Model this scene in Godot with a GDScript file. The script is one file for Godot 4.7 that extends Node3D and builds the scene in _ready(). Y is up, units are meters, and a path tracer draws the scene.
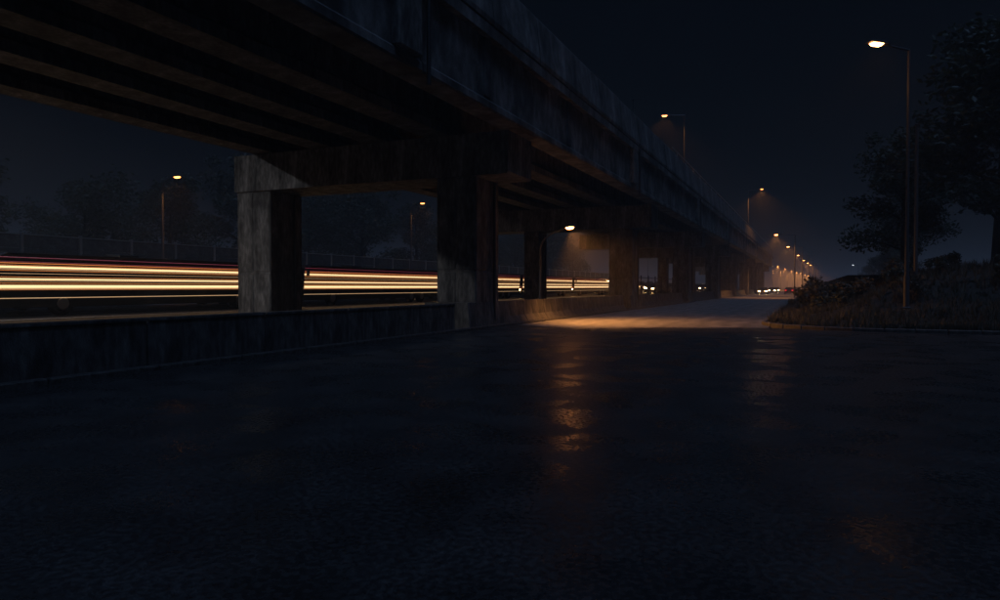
extends Node3D
# A night road under a viaduct: x to the right, y up, the road runs along -z. "s" below is metres ahead of the camera along the road.

var M := {}
var taken := {}
var rng := RandomNumberGenerator.new()
const BARRIER_X := -10.95
const FASCIA_X := -9.1
const GIRDER_Y := 6.95
const DECK_STRAIGHT := 190.0
const DECK_END := 260.0
const DECK_RADIUS := 105.0

# ---------------------------------------------------------------- helpers
func numbered(called: String) -> String:
	var n: int = taken.get(called, 0)
	taken[called] = n + 1
	return called if n == 0 else "%s_%03d" % [called, n]

func tag(o: Node, label: String, category: String, group := "", kind := "") -> Node:
	if label: o.set_meta("label", label)
	if category: o.set_meta("category", category)
	if group: o.set_meta("group", group)
	if kind: o.set_meta("kind", kind)
	return o

func thing(called: String, label: String, category: String, at: Vector3, turn := 0.0, group := "") -> Node3D:
	var o := Node3D.new()
	o.name = numbered(called)
	add_child(o)
	o.position = at
	o.rotation.y = turn
	tag(o, label, category, group)
	return o

func part(called: String, mesh: Mesh, m: Material, parent: Node, at := Vector3.ZERO, turn := 0.0) -> MeshInstance3D:
	var o := MeshInstance3D.new()
	o.name = called
	o.mesh = mesh
	o.material_override = m
	parent.add_child(o, true)
	o.position = at
	o.rotation.y = turn
	return o

func struct(called: String, mesh: Mesh, m: Material, label: String) -> MeshInstance3D:
	var o := part(numbered(called), mesh, m, self)
	o.set_meta("kind", "structure")
	o.set_meta("label", label)
	return o

func mb() -> SurfaceTool:
	var st := SurfaceTool.new()
	st.begin(Mesh.PRIMITIVE_TRIANGLES)
	return st

func tri(st: SurfaceTool, a: Vector3, b: Vector3, c: Vector3, hint: Vector3) -> void:
	var n := (a - c).cross(a - b)
	if n.length_squared() < 1e-14:
		return
	n = n.normalized()
	var list := [a, b, c]
	if n.dot(hint) < 0.0:
		n = -n
		list = [a, c, b]
	for p: Vector3 in list:
		st.set_normal(n)
		st.add_vertex(p)

func quad(st: SurfaceTool, a: Vector3, b: Vector3, c: Vector3, d: Vector3, hint: Vector3) -> void:
	tri(st, a, b, c, hint)
	tri(st, a, c, d, hint)

# a box with chamfered edges, centred on c
func add_box(st: SurfaceTool, c: Vector3, size: Vector3, ch := 0.0) -> void:
	var h := size * 0.5
	if ch <= 0.0:
		for ax in 3:
			for sg: float in [-1.0, 1.0]:
				var n := Vector3.ZERO
				n[ax] = sg
				var u := Vector3.ZERO
				var v := Vector3.ZERO
				u[(ax + 1) % 3] = h[(ax + 1) % 3]
				v[(ax + 2) % 3] = h[(ax + 2) % 3]
				var f := c + n * h[ax]
				quad(st, f - u - v, f + u - v, f + u + v, f - u + v, n)
		return
	for ax in 3:
		var i := (ax + 1) % 3
		var j := (ax + 2) % 3
		for sg: float in [-1.0, 1.0]:
			var n := Vector3.ZERO
			n[ax] = sg
			var u := Vector3.ZERO
			var v := Vector3.ZERO
			u[i] = h[i] - ch
			v[j] = h[j] - ch
			var f := c + n * h[ax]
			quad(st, f - u - v, f + u - v, f + u + v, f - u + v, n)
		for s1: float in [-1.0, 1.0]:
			for s2: float in [-1.0, 1.0]:
				var e := Vector3.ZERO
				e[ax] = h[ax] - ch
				var p := c
				p[i] += s1 * h[i]
				p[j] += s2 * (h[j] - ch)
				var q := c
				q[i] += s1 * (h[i] - ch)
				q[j] += s2 * h[j]
				var n2 := Vector3.ZERO
				n2[i] = s1
				n2[j] = s2
				quad(st, p - e, p + e, q + e, q - e, n2)
	for sx: float in [-1.0, 1.0]:
		for sy: float in [-1.0, 1.0]:
			for sz: float in [-1.0, 1.0]:
				var k := Vector3(sx, sy, sz)
				var a := c + Vector3(sx * h.x, sy * (h.y - ch), sz * (h.z - ch))
				var b := c + Vector3(sx * (h.x - ch), sy * h.y, sz * (h.z - ch))
				var d := c + Vector3(sx * (h.x - ch), sy * (h.y - ch), sz * h.z)
				tri(st, a, b, d, k)

func box(size: Vector3, ch := 0.0, c := Vector3.ZERO) -> ArrayMesh:
	var st := mb()
	add_box(st, c, size, ch)
	return st.commit()

# a polygon of (x, y) pushed along z from z0 to z1
func add_prism(st: SurfaceTool, poly: PackedVector2Array, z0: float, z1: float) -> void:
	var ccw := not Geometry2D.is_polygon_clockwise(poly)
	for k in poly.size():
		var a := poly[k]
		var b := poly[(k + 1) % poly.size()]
		var e := b - a
		var n := Vector3(e.y, -e.x, 0) if ccw else Vector3(-e.y, e.x, 0)
		if is_equal_approx(Vector3(e.x, e.y, 0).length(), 0.0): continue
		# Godot's polygon test runs with y down, so check against a point just outside
		var mid := (a + b) * 0.5
		if Geometry2D.is_point_in_polygon(mid + Vector2(n.x, n.y).normalized() * 0.002, poly):
			n = -n
		quad(st, Vector3(a.x, a.y, z0), Vector3(b.x, b.y, z0), Vector3(b.x, b.y, z1), Vector3(a.x, a.y, z1), n)
	var idx := Geometry2D.triangulate_polygon(poly)
	for t in range(0, idx.size(), 3):
		for end in [[z0, -1.0], [z1, 1.0]]:
			var z: float = end[0]
			var dirz: float = end[1] * signf(z1 - z0)
			tri(st, Vector3(poly[idx[t]].x, poly[idx[t]].y, z), Vector3(poly[idx[t + 1]].x, poly[idx[t + 1]].y, z), Vector3(poly[idx[t + 2]].x, poly[idx[t + 2]].y, z), Vector3(0, 0, dirz))

func prism(poly: PackedVector2Array, z0: float, z1: float) -> ArrayMesh:
	var st := mb()
	add_prism(st, poly, z0, z1)
	return st.commit()

# a round bar through points with a radius at each, smooth
func add_tube(st: SurfaceTool, pts: Array, radii: Array, sides := 8, caps := true) -> void:
	var rings := []
	var ref := Vector3(0.3, 0.1, 0.95).normalized()
	for k in pts.size():
		var fwd: Vector3 = (pts[mini(k + 1, pts.size() - 1)] - pts[maxi(k - 1, 0)]).normalized()
		var u := fwd.cross(ref)
		if u.length() < 0.05: u = fwd.cross(Vector3(1, 0, 0))
		u = u.normalized()
		var v := fwd.cross(u).normalized()
		var ring := []
		for j in sides:
			var a := TAU * j / sides
			ring.append(u * cos(a) + v * sin(a))
		rings.append(ring)
	for k in pts.size() - 1:
		for j in sides:
			var j2 := (j + 1) % sides
			var n := [rings[k][j], rings[k][j2], rings[k + 1][j2], rings[k + 1][j]]
			var p := [pts[k] + n[0] * radii[k], pts[k] + n[1] * radii[k], pts[k + 1] + n[2] * radii[k + 1], pts[k + 1] + n[3] * radii[k + 1]]
			for t in [[0, 1, 2], [0, 2, 3]]:
				var a: Vector3 = p[t[0]]
				var b: Vector3 = p[t[1]]
				var c: Vector3 = p[t[2]]
				var o: Array = [t[0], t[1], t[2]] if (a - c).cross(a - b).dot(n[t[0]] + n[t[1]]) > 0.0 else [t[0], t[2], t[1]]
				for i: int in o:
					st.set_normal(n[i])
					st.add_vertex(p[i])
	if caps:
		for e in [0, pts.size() - 1]:
			var out: Vector3 = (pts[0] - pts[1]) if e == 0 else (pts[e] - pts[e - 1])
			for j in range(1, sides - 1):
				tri(st, pts[e] + rings[e][0] * radii[e], pts[e] + rings[e][j] * radii[e], pts[e] + rings[e][j + 1] * radii[e], out)

func tube(pts: Array, radii: Array, sides := 8) -> ArrayMesh:
	var st := mb()
	add_tube(st, pts, radii, sides)
	return st.commit()

# the hull between two rectangles (y0: half sizes a, y1: half sizes b), for heads, cabins, pedestals
func add_frustum(st: SurfaceTool, y0: float, x0a: float, x0b: float, z0a: float, z0b: float, y1: float, x1a: float, x1b: float, z1a: float, z1b: float) -> void:
	var lo := [Vector3(x0a, y0, z0a), Vector3(x0b, y0, z0a), Vector3(x0b, y0, z0b), Vector3(x0a, y0, z0b)]
	var hi := [Vector3(x1a, y1, z1a), Vector3(x1b, y1, z1a), Vector3(x1b, y1, z1b), Vector3(x1a, y1, z1b)]
	var mid := Vector3.ZERO
	for p: Vector3 in lo + hi: mid += p / 8.0
	for k in 4:
		var k2 := (k + 1) % 4
		quad(st, lo[k], lo[k2], hi[k2], hi[k], (lo[k] + hi[k2]) * 0.5 - mid)
	quad(st, lo[0], lo[1], lo[2], lo[3], Vector3.DOWN)
	quad(st, hi[0], hi[1], hi[2], hi[3], Vector3.UP)

# ---------------------------------------------------------------- materials
func srgb(r: float, g: float, b: float) -> Color:
	return Color(r, g, b).linear_to_srgb()

func noise(seed_: int, freq: float, octaves := 4, kind := FastNoiseLite.TYPE_SIMPLEX_SMOOTH) -> FastNoiseLite:
	var n := FastNoiseLite.new()
	n.seed = seed_
	n.noise_type = kind
	n.frequency = freq
	n.fractal_octaves = octaves
	return n

func noise_image(size: int, n: FastNoiseLite) -> Image:
	var im := n.get_seamless_image(size, size)
	im.convert(Image.FORMAT_RGB8)
	return im

# grey image combined of a coarse and a fine noise and mapped to lo..hi
func mixed(size: int, a: Image, b: Image, c: Image, w: Vector3, lo: float, hi: float, power := 1.0, tint := Vector3.ONE) -> ImageTexture:
	var out := Image.create(size, size, false, Image.FORMAT_RGB8)
	for y in size:
		for x in size:
			var v := a.get_pixel(x, y).r * w.x + b.get_pixel(x, y).r * w.y + c.get_pixel(x, y).r * w.z
			v = pow(clampf(v, 0.0, 1.0), power)
			v = lerpf(lo, hi, v)
			out.set_pixel(x, y, Color(v * tint.x, v * tint.y, v * tint.z))
	out.generate_mipmaps()
	return ImageTexture.create_from_image(out)

func damp_patches(size: int, shape: Image, fine: Image) -> ImageTexture:
	var out := Image.create(size, size, false, Image.FORMAT_RGB8)
	for y in size:
		for x in size:
			var w := lerpf(0.44, 0.24, smoothstep(0.38, 0.66, shape.get_pixel(x, y).r)) + (fine.get_pixel(x, y).r - 0.5) * 0.45
			out.set_pixel(x, y, Color(w, w, w))
	return ImageTexture.create_from_image(out)

func bump(im: Image, strength: float) -> ImageTexture:
	var c := im.duplicate() as Image
	c.convert(Image.FORMAT_RGBA8)
	c.bump_map_to_normal_map(strength)
	return ImageTexture.create_from_image(c)

func mat(called: String, col: Color, rough := 0.8, metal := 0.0) -> StandardMaterial3D:
	var m := StandardMaterial3D.new()
	m.resource_name = called
	m.albedo_color = col
	m.roughness = rough
	m.metallic = metal
	M[called] = m
	return m

func world_mapped(m: StandardMaterial3D, scale_: Vector3) -> void:
	m.uv1_triplanar = true
	m.uv1_world_triplanar = true
	m.uv1_scale = scale_

func glow(called: String, col: Color, energy: float) -> StandardMaterial3D:
	var m := mat(called, Color(0.8, 0.8, 0.8), 0.4)
	m.emission_enabled = true
	m.emission = col
	m.emission_energy_multiplier = energy
	return m

func make_materials() -> void:
	var S := 512
	var coarse := noise_image(S, noise(3, 0.006, 4))
	var mid := noise_image(S, noise(8, 0.03, 4))
	var fine := noise_image(S, noise(15, 0.22, 2))
	var spots := noise_image(S, noise(21, 0.05, 2, FastNoiseLite.TYPE_CELLULAR))
	var concrete_tex := mixed(S, coarse, mid, fine, Vector3(0.5, 0.45, 0.15), 0.16, 1.0, 1.15, Vector3(1.0, 0.99, 0.975))
	var concrete_bump := bump(fine, 1.2)
	var m := mat("concrete", srgb(0.34, 0.335, 0.33), 0.82)
	m.albedo_texture = concrete_tex
	m.normal_enabled = true
	m.normal_texture = concrete_bump
	m.normal_scale = 0.5
	world_mapped(m, Vector3(0.4, 0.13, 0.4))
	m = mat("fascia_concrete", srgb(0.34, 0.335, 0.33), 0.85)
	m.albedo_texture = mixed(S, coarse, mid, fine, Vector3(0.55, 0.40, 0.15), 0.10, 1.0, 1.2)
	world_mapped(m, Vector3(0.13, 0.075, 0.13))
	m = mat("road_concrete", srgb(0.23, 0.222, 0.21), 0.7)
	m.albedo_texture = mixed(S, coarse, mid, fine, Vector3(0.55, 0.35, 0.25), 0.35, 1.0)
	m.normal_enabled = true
	m.normal_texture = bump(fine, 1.5)
	m.normal_scale = 0.5
	world_mapped(m, Vector3(0.35, 0.35, 0.08))
	# wet asphalt: grain of stones, damp and drier patches
	m = mat("wet_asphalt", srgb(0.10, 0.10, 0.10), 1.0)
	m.metallic_specular = 0.5
	var grain := noise_image(1024, noise(41, 0.34, 2))
	var pebble := noise_image(1024, noise(57, 0.07, 4))
	m.albedo_texture = mixed(1024, noise_image(1024, noise(52, 0.004, 5)), pebble, grain, Vector3(0.24, 0.36, 0.52), 0.15, 1.0, 1.3)
	m.roughness_texture = damp_patches(1024, noise_image(1024, noise(61, 0.0028, 3)), pebble)
	m.roughness_texture_channel = BaseMaterial3D.TEXTURE_CHANNEL_RED
	m.normal_enabled = true
	var relief := grain.duplicate() as Image
	for y in 1024:
		for x in 1024:
			var h := grain.get_pixel(x, y).r * 0.45 + pebble.get_pixel(x, y).r * 0.55
			relief.set_pixel(x, y, Color(h, h, h))
	m.normal_texture = bump(relief, 2.4)
	m.normal_scale = 0.2
	world_mapped(m, Vector3(0.21, 0.21, 0.21))
	m = mat("motorway_asphalt", srgb(0.06, 0.06, 0.062), 1.0)
	m.albedo_texture = M.wet_asphalt.albedo_texture
	m.roughness_texture = mixed(S, mid, coarse, fine, Vector3(0.6, 0.5, 0.0), 0.14, 0.6, 1.0)
	m.roughness_texture_channel = BaseMaterial3D.TEXTURE_CHANNEL_RED
	m.normal_enabled = true
	m.normal_texture = bump(fine, 1.5)
	m.normal_scale = 0.35
	world_mapped(m, Vector3(0.5, 0.5, 0.1))
	m = mat("earth", srgb(0.035, 0.033, 0.026), 0.95)
	m.albedo_texture = mixed(S, coarse, mid, fine, Vector3(0.4, 0.4, 0.3), 0.4, 1.0)
	world_mapped(m, Vector3(0.3, 0.3, 0.3))
	m = mat("kerb_stone", srgb(0.24, 0.235, 0.225), 0.75)
	m.albedo_texture = concrete_tex
	world_mapped(m, Vector3(1.1, 1.1, 1.1))
	m = mat("road_paint", srgb(0.55, 0.55, 0.52), 0.55)
	m.albedo_texture = mixed(S, mid, spots, fine, Vector3(0.5, 0.3, 0.4), 0.25, 1.0)
	world_mapped(m, Vector3(0.7, 0.7, 0.7))
	m = mat("galvanised_steel", srgb(0.45, 0.46, 0.47), 0.38, 0.85)
	m.roughness_texture = mixed(S, mid, fine, coarse, Vector3(0.5, 0.4, 0.2), 0.45, 1.0)
	m.roughness = 0.5
	world_mapped(m, Vector3(1.3, 1.3, 1.3))
	m = mat("painted_pole", srgb(0.12, 0.12, 0.125), 0.5, 0.4)
	mat("dark_steel", srgb(0.06, 0.06, 0.062), 0.5, 0.6)
	m = mat("noise_panel", srgb(0.13, 0.135, 0.14), 0.85)
	m.albedo_texture = concrete_tex
	world_mapped(m, Vector3(0.25, 0.25, 0.25))
	m = mat("bark", srgb(0.06, 0.05, 0.04), 0.95)
	m.albedo_texture = concrete_tex
	world_mapped(m, Vector3(2, 0.5, 2))
	for leaf in [["leaf_dark", 0.032, 0.042, 0.022], ["leaf_mid", 0.045, 0.055, 0.03], ["leaf_dry", 0.06, 0.055, 0.035]]:
		m = mat(leaf[0], srgb(leaf[1], leaf[2], leaf[3]), 0.6)
		m.backlight_enabled = true
		m.backlight = Color(0.15, 0.17, 0.08)
	glow("sodium_lens_lamp", srgb(1.0, 0.32, 0.08), 8.0)
	glow("warm_lens_lamp", srgb(1.0, 0.42, 0.14), 20.0)
	glow("far_lens_lamp", srgb(1.0, 0.34, 0.09), 22.0)
	glow("near_lens_lamp", srgb(1.0, 0.34, 0.09), 36.0)
	glow("white_lens_lamp", Color(0.95, 0.97, 1.0), 5.0)
	glow("headlight_lamp", Color(1.0, 0.80, 0.52), 40.0)
	glow("coach_window_lamp", Color(1.0, 0.83, 0.60), 1.6)  # cream strip on the added coaches, stands for a bright light trail
	glow("coach_amber_lamp", Color(1.0, 0.58, 0.28), 0.7)  # amber strip glow, in place of a thin traffic trail
	glow("coach_pale_lamp", Color(1.0, 0.80, 0.58), 0.6)  # pale strip glow, in place of a faint traffic trail
	glow("coach_red_lamp", Color(0.75, 0.25, 0.35), 0.3)  # dim red strip glow, in place of a tail light trail
	glow("tail_lamp", Color(1.0, 0.06, 0.05), 2.2)
	mat("tyre_rubber", srgb(0.02, 0.02, 0.02), 0.9)
	mat("rim_metal", srgb(0.4, 0.4, 0.42), 0.35, 0.9)
	m = mat("car_glass", srgb(0.02, 0.022, 0.025), 0.06)
	mat("plastic_trim", srgb(0.025, 0.025, 0.027), 0.55)
	mat("plate_yellow", srgb(0.55, 0.42, 0.06), 0.5)
	mat("plate_white", srgb(0.6, 0.6, 0.6), 0.5)
	for c in [["paint_black", 0.012, 0.012, 0.014], ["paint_red", 0.08, 0.01, 0.01], ["paint_blue", 0.012, 0.02, 0.05], ["paint_grey", 0.05, 0.052, 0.055]]:
		m = mat(c[0], srgb(c[1], c[2], c[3]), 0.35, 0.25)
		m.clearcoat_enabled = true
		m.clearcoat = 1.0
		m.clearcoat_roughness = 0.06

# ---------------------------------------------------------------- lamps
# arm_turn: the way the arm points, 0 = towards +x
func street_lamp(label: String, at: Vector3, height: float, arm: Vector3, lens: Material, col: Color, energy: float, group: String, curved := true, head := 0.62, thick := 0.09, spread := 64.0, aim := Vector3.DOWN, soft := 0.5) -> Node3D:
	var t := thing("street_lamp", label, "street lamp", at, 0.0, group)
	part("base_plate", box(Vector3(thick * 4.5, 0.05, thick * 4.5), 0.012, Vector3(0, 0.025, 0)), M.dark_steel, t)
	part("base_sleeve", tube([Vector3(0, 0.05, 0), Vector3(0, 1.1, 0), Vector3(0, 1.16, 0)], [thick * 1.45, thick * 1.4, thick * 1.05], 12), M.painted_pole, t)
	var dirn := Vector3(arm.x, 0, arm.z).normalized()
	var reach := Vector3(arm.x, 0, arm.z).length()
	var tip := Vector3(arm.x, height, arm.z)
	var bend := height - (0.75 if curved else 0.08)
	part("post", tube([Vector3(0, 1.1, 0), Vector3(0, bend * 0.5, 0), Vector3(0, bend, 0)], [thick, thick * 0.85, thick * 0.7], 12), M.painted_pole, t)
	var pts := []
	var rad := []
	var steps := 9 if curved else 3
	for k in steps + 1:
		var a := float(k) / steps
		var p := Vector3(0, bend, 0)
		if curved:
			p += dirn * reach * (1.0 - cos(a * PI * 0.5)) * 0.95 + Vector3(0, (height - bend) * sin(a * PI * 0.5), 0)
		else:
			p += dirn * reach * a * 0.95 + Vector3(0, (height - bend) * a, 0)
		pts.append(p)
		rad.append(lerpf(thick * 0.68, thick * 0.42, a))
	part("arm", tube(pts, rad, 10), M.painted_pole, t)
	# a cobra head: shallow tapered hood with the glowing bowl let into its underside
	var turn := atan2(-dirn.z, dirn.x)
	var hood := mb()
	add_frustum(hood, 0.0, -head * 0.62, head * 0.58, -0.15, 0.15, 0.10, -head * 0.5, head * 0.35, -0.09, 0.09)
	add_frustum(hood, 0.02, -head * 0.9, -head * 0.6, -0.06, 0.06, 0.09, -head * 0.85, -head * 0.6, -0.045, 0.045)
	var hd := part("lamp_head", hood.commit(), M.dark_steel, t, tip + dirn * 0.1, turn)
	var bowl := mb()
	var half := minf(head * 0.34, 0.235)
	add_frustum(bowl, -0.085, -half * 0.62, half * 0.72, -0.07, 0.07, -0.004, -half, half, -0.11, 0.11)
	part("lamp_lens", bowl.commit(), lens, hd)
	if energy > 0.0:
		# a cut-off luminaire: the hood lets the light out downwards only
		var l := SpotLight3D.new()
		l.name = "lamp_light"
		l.light_color = col
		l.light_energy = energy
		l.light_size = 0.07
		l.spot_range = 80.0
		l.spot_attenuation = 2.0
		l.spot_angle = spread
		l.spot_angle_attenuation = soft
		l.shadow_enabled = true
		hd.add_child(l)
		l.position = Vector3(0.02, -0.13, 0)
		var way := aim.normalized()
		l.global_basis = Basis.looking_at(way, Vector3.FORWARD if absf(way.y) > 0.9 else Vector3.UP)
	return t

# ---------------------------------------------------------------- cars
func make_car(paint: Material) -> Node3D:
	# local: +z is the front, y up, base on the road
	var t := Node3D.new()
	var side := PackedVector2Array([Vector2(2.08, 0.30), Vector2(2.17, 0.45), Vector2(2.15, 0.68), Vector2(2.0, 0.80), Vector2(1.1, 0.95), Vector2(-1.9, 1.0), Vector2(-2.14, 0.93), Vector2(-2.2, 0.62), Vector2(-2.12, 0.32), Vector2(-1.75, 0.22), Vector2(1.75, 0.22)])
	# the side outline (z, y) at stations across the width, drawn in a little at the flanks
	var stations := [[-0.89, 0.90], [-0.86, 0.965], [-0.74, 1.0], [0.74, 1.0], [0.86, 0.965], [0.89, 0.90]]
	var st := mb()
	var mid := Vector2(0, 0.6)
	var rings := []
	for s in stations:
		var ring := []
		for p in side:
			var q: Vector2 = mid + (p - mid) * Vector2(lerpf(1.0, s[1], 0.55), s[1])
			ring.append(Vector3(s[0], q.y, q.x))
		rings.append(ring)
	for k in rings.size() - 1:
		for j in side.size():
			var j2 := (j + 1) % side.size()
			var c: Vector3 = (rings[k][j] + rings[k + 1][j2]) * 0.5
			quad(st, rings[k][j], rings[k][j2], rings[k + 1][j2], rings[k + 1][j], c - Vector3(0, 0.6, 0) * 1.0 - Vector3(0, 0, c.z * 0.75))
	var idx := Geometry2D.triangulate_polygon(side)
	for i in range(0, idx.size(), 3):
		tri(st, rings[0][idx[i]], rings[0][idx[i + 1]], rings[0][idx[i + 2]], Vector3.LEFT)
		tri(st, rings[5][idx[i]], rings[5][idx[i + 1]], rings[5][idx[i + 2]], Vector3.RIGHT)
	part("body", st.commit(), paint, t)
	var cab := mb()
	add_frustum(cab, 0.95, -0.80, 0.80, -1.72, 1.12, 1.40, -0.60, 0.60, -1.15, 0.38)
	part("windows", cab.commit(), M.car_glass, t)
	var roof := mb()
	add_frustum(roof, 1.395, -0.615, 0.615, -1.18, 0.40, 1.455, -0.53, 0.53, -1.0, 0.2)
	for sx: float in [-1.0, 1.0]:
		for pl in [[Vector3(0.80 * sx, 0.96, 1.10), Vector3(0.61 * sx, 1.41, 0.38)], [Vector3(0.81 * sx, 0.96, -0.30), Vector3(0.62 * sx, 1.41, -0.32)], [Vector3(0.80 * sx, 0.96, -1.70), Vector3(0.61 * sx, 1.41, -1.15)]]:
			add_tube(roof, pl, [0.045, 0.04], 5)
	part("roof", roof.commit(), paint, t)
	part("bumper", box(Vector3(1.66, 0.16, 0.10), 0.03, Vector3(0, 0.40, 2.15)), M.plastic_trim, t)
	part("grille", box(Vector3(0.8, 0.13, 0.05), 0.01, Vector3(0, 0.60, 2.165)), M.plastic_trim, t)
	part("number_plate", box(Vector3(0.52, 0.11, 0.02), 0.004, Vector3(0, 0.46, 2.21)), M.plate_white, t)
	part("number_plate", box(Vector3(0.52, 0.11, 0.02), 0.004, Vector3(0, 0.62, -2.205)), M.plate_yellow, t)
	for sx: float in [-1.0, 1.0]:
		part("wing_mirror", box(Vector3(0.20, 0.13, 0.12), 0.03, Vector3(0.98 * sx, 1.0, 0.75)), paint, t)
		for z: float in [-1.35, 1.33]:
			var w := part("wheel", tube([Vector3(-0.11, 0, 0), Vector3(-0.09, 0, 0), Vector3(0.09, 0, 0), Vector3(0.11, 0, 0)], [0.27, 0.32, 0.32, 0.27], 16), M.tyre_rubber, t, Vector3(0.82 * sx, 0.32, z))
			part("rim", tube([Vector3(0.0, 0, 0), Vector3(0.025 * sx, 0, 0)], [0.2, 0.17], 10), M.rim_metal, w, Vector3(0.105 * sx, 0, 0))
		part("headlight", box(Vector3(0.42, 0.13, 0.16), 0.03), M.headlight_lamp, t, Vector3(0.62 * sx, 0.69, 2.10))
		part("tail_light", box(Vector3(0.36, 0.13, 0.08), 0.02), M.tail_lamp, t, Vector3(0.64 * sx, 0.80, -2.16))
	return t

# a long low vehicle, added to carry glowing strips in place of traffic light trails; local +z is the front, base on the road, middle at z = 0
func make_added_coach() -> Node3D:
	var t := Node3D.new()
	var L := 7.35
	var side := PackedVector2Array([Vector2(-L, 0.42), Vector2(-L + 0.1, 0.30), Vector2(L - 0.12, 0.30), Vector2(L, 0.45), Vector2(L - 0.05, 1.1), Vector2(L - 0.35, 1.98), Vector2(L - 0.7, 2.14), Vector2(-L + 0.3, 2.14), Vector2(-L + 0.08, 2.05), Vector2(-L, 1.9)])
	var st := mb()
	var rings := []
	for q in [[-1.22, 0.985], [-1.17, 1.0], [1.17, 1.0], [1.22, 0.985]]:
		var ring := []
		for p in side: ring.append(Vector3(q[0], 1.2 + (p.y - 1.2) * q[1], p.x * lerpf(1.0, q[1], 0.4)))
		rings.append(ring)
	for k in 3:
		for j in side.size():
			var j2 := (j + 1) % side.size()
			var c: Vector3 = (rings[k][j] + rings[k + 1][j2]) * 0.5
			quad(st, rings[k][j], rings[k][j2], rings[k + 1][j2], rings[k + 1][j], c - Vector3(0, 1.2, 0) - Vector3(0, 0, clampf(c.z, -6.1, 6.1)))
	var idx := Geometry2D.triangulate_polygon(side)
	for i in range(0, idx.size(), 3):
		tri(st, rings[0][idx[i]], rings[0][idx[i + 1]], rings[0][idx[i + 2]], Vector3.LEFT)
		tri(st, rings[3][idx[i]], rings[3][idx[i + 1]], rings[3][idx[i + 2]], Vector3.RIGHT)
	part("body", st.commit(), M.paint_black, t)
	part("windscreen", box(Vector3(2.1, 0.75, 0.04), 0.01), M.car_glass, t, Vector3(0, 1.55, L - 0.19)).rotation.x = -0.33
	part("roof_hatch", box(Vector3(0.8, 0.08, 0.9), 0.02, Vector3(0, 2.17, 1.5)), M.plastic_trim, t)
	for sx: float in [-1.0, 1.0]:
		# tinted glazing, then glowing strips along the flank standing for light trails
		for k in 9:
			part("window", box(Vector3(0.02, 0.62, 1.50), 0.006, Vector3(sx * 1.222, 1.62, -6.24 + k * 1.56)), M.car_glass, t)
		# height, thickness, lamp
		for q in [] if sx < 0.0 else [[1.985, 0.02, "red"], [1.84, 0.016, "red"], [1.795, 0.024, "amber"], [1.725, 0.014, "amber"], [1.665, 0.065, "window"], [1.60, 0.026, "pale"], [1.55, 0.014, "amber"], [1.45, 0.012, "pale"], [1.34, 0.012, "amber"], [1.265, 0.046, "window"], [1.205, 0.016, "pale"], [1.13, 0.014, "amber"], [1.02, 0.095, "window"], [0.945, 0.028, "pale"], [0.91, 0.01, "amber"], [0.63, 0.022, "pale"]]:
			part("trail_strip_light", box(Vector3(0.03, q[1], 14.2 + 0.02 * fmod(q[0] * 37.0, 7.0)), minf(0.004, q[1] * 0.3), Vector3(sx * 1.232, q[0], 0)), M["coach_%s_lamp" % q[2]], t)
		part("wing_mirror", box(Vector3(0.14, 0.34, 0.14), 0.03, Vector3(1.36 * sx, 1.75, L - 0.3)), M.plastic_trim, t)
		for z: float in [-4.9, -3.6, 4.7]:
			var w := part("wheel", tube([Vector3(-0.13, 0, 0), Vector3(-0.11, 0, 0), Vector3(0.11, 0, 0), Vector3(0.13, 0, 0)], [0.36, 0.42, 0.42, 0.36], 18), M.tyre_rubber, t, Vector3(1.08 * sx, 0.42, z))
			part("rim", tube([Vector3(0, 0, 0), Vector3(0.03 * sx, 0, 0)], [0.25, 0.2], 12), M.rim_metal, w, Vector3(0.125 * sx, 0, 0))
		part("headlight", box(Vector3(0.42, 0.16, 0.1), 0.03), M.headlight_lamp, t, Vector3(0.86 * sx, 0.75, L - 0.02))
		part("tail_light", box(Vector3(0.16, 0.36, 0.06), 0.02), M.tail_lamp, t, Vector3(1.0 * sx, 0.95, -L + 0.01))
	var l := AreaLight3D.new()
	l.name = "trail_area_light"  # spreads the glow that the traffic light trails would cast
	l.area_size = Vector2(14.0, 0.2)
	l.light_color = Color(1.0, 0.82, 0.58)
	l.light_energy = 0.12
	l.area_range = 40.0
	l.shadow_enabled = true
	t.add_child(l)
	l.position = Vector3(1.28, 0.88, 0)
	l.rotation.y = -PI / 2
	return t

func motorway_y(a: float) -> float:      # a: metres to the left of the camera; the carriageway is banked
	return 0.30 + (a - 21.0) * 0.066

const ORDINALS := ["first", "second", "third", "fourth", "fifth", "sixth", "seventh", "eighth", "ninth", "tenth", "eleventh", "twelfth", "thirteenth", "fourteenth", "fifteenth", "sixteenth", "seventeenth", "eighteenth", "nineteenth", "twentieth", "twenty-first", "twenty-second", "twenty-third", "twenty-fourth", "twenty-fifth", "twenty-sixth", "twenty-seventh", "twenty-eighth"]

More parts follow.
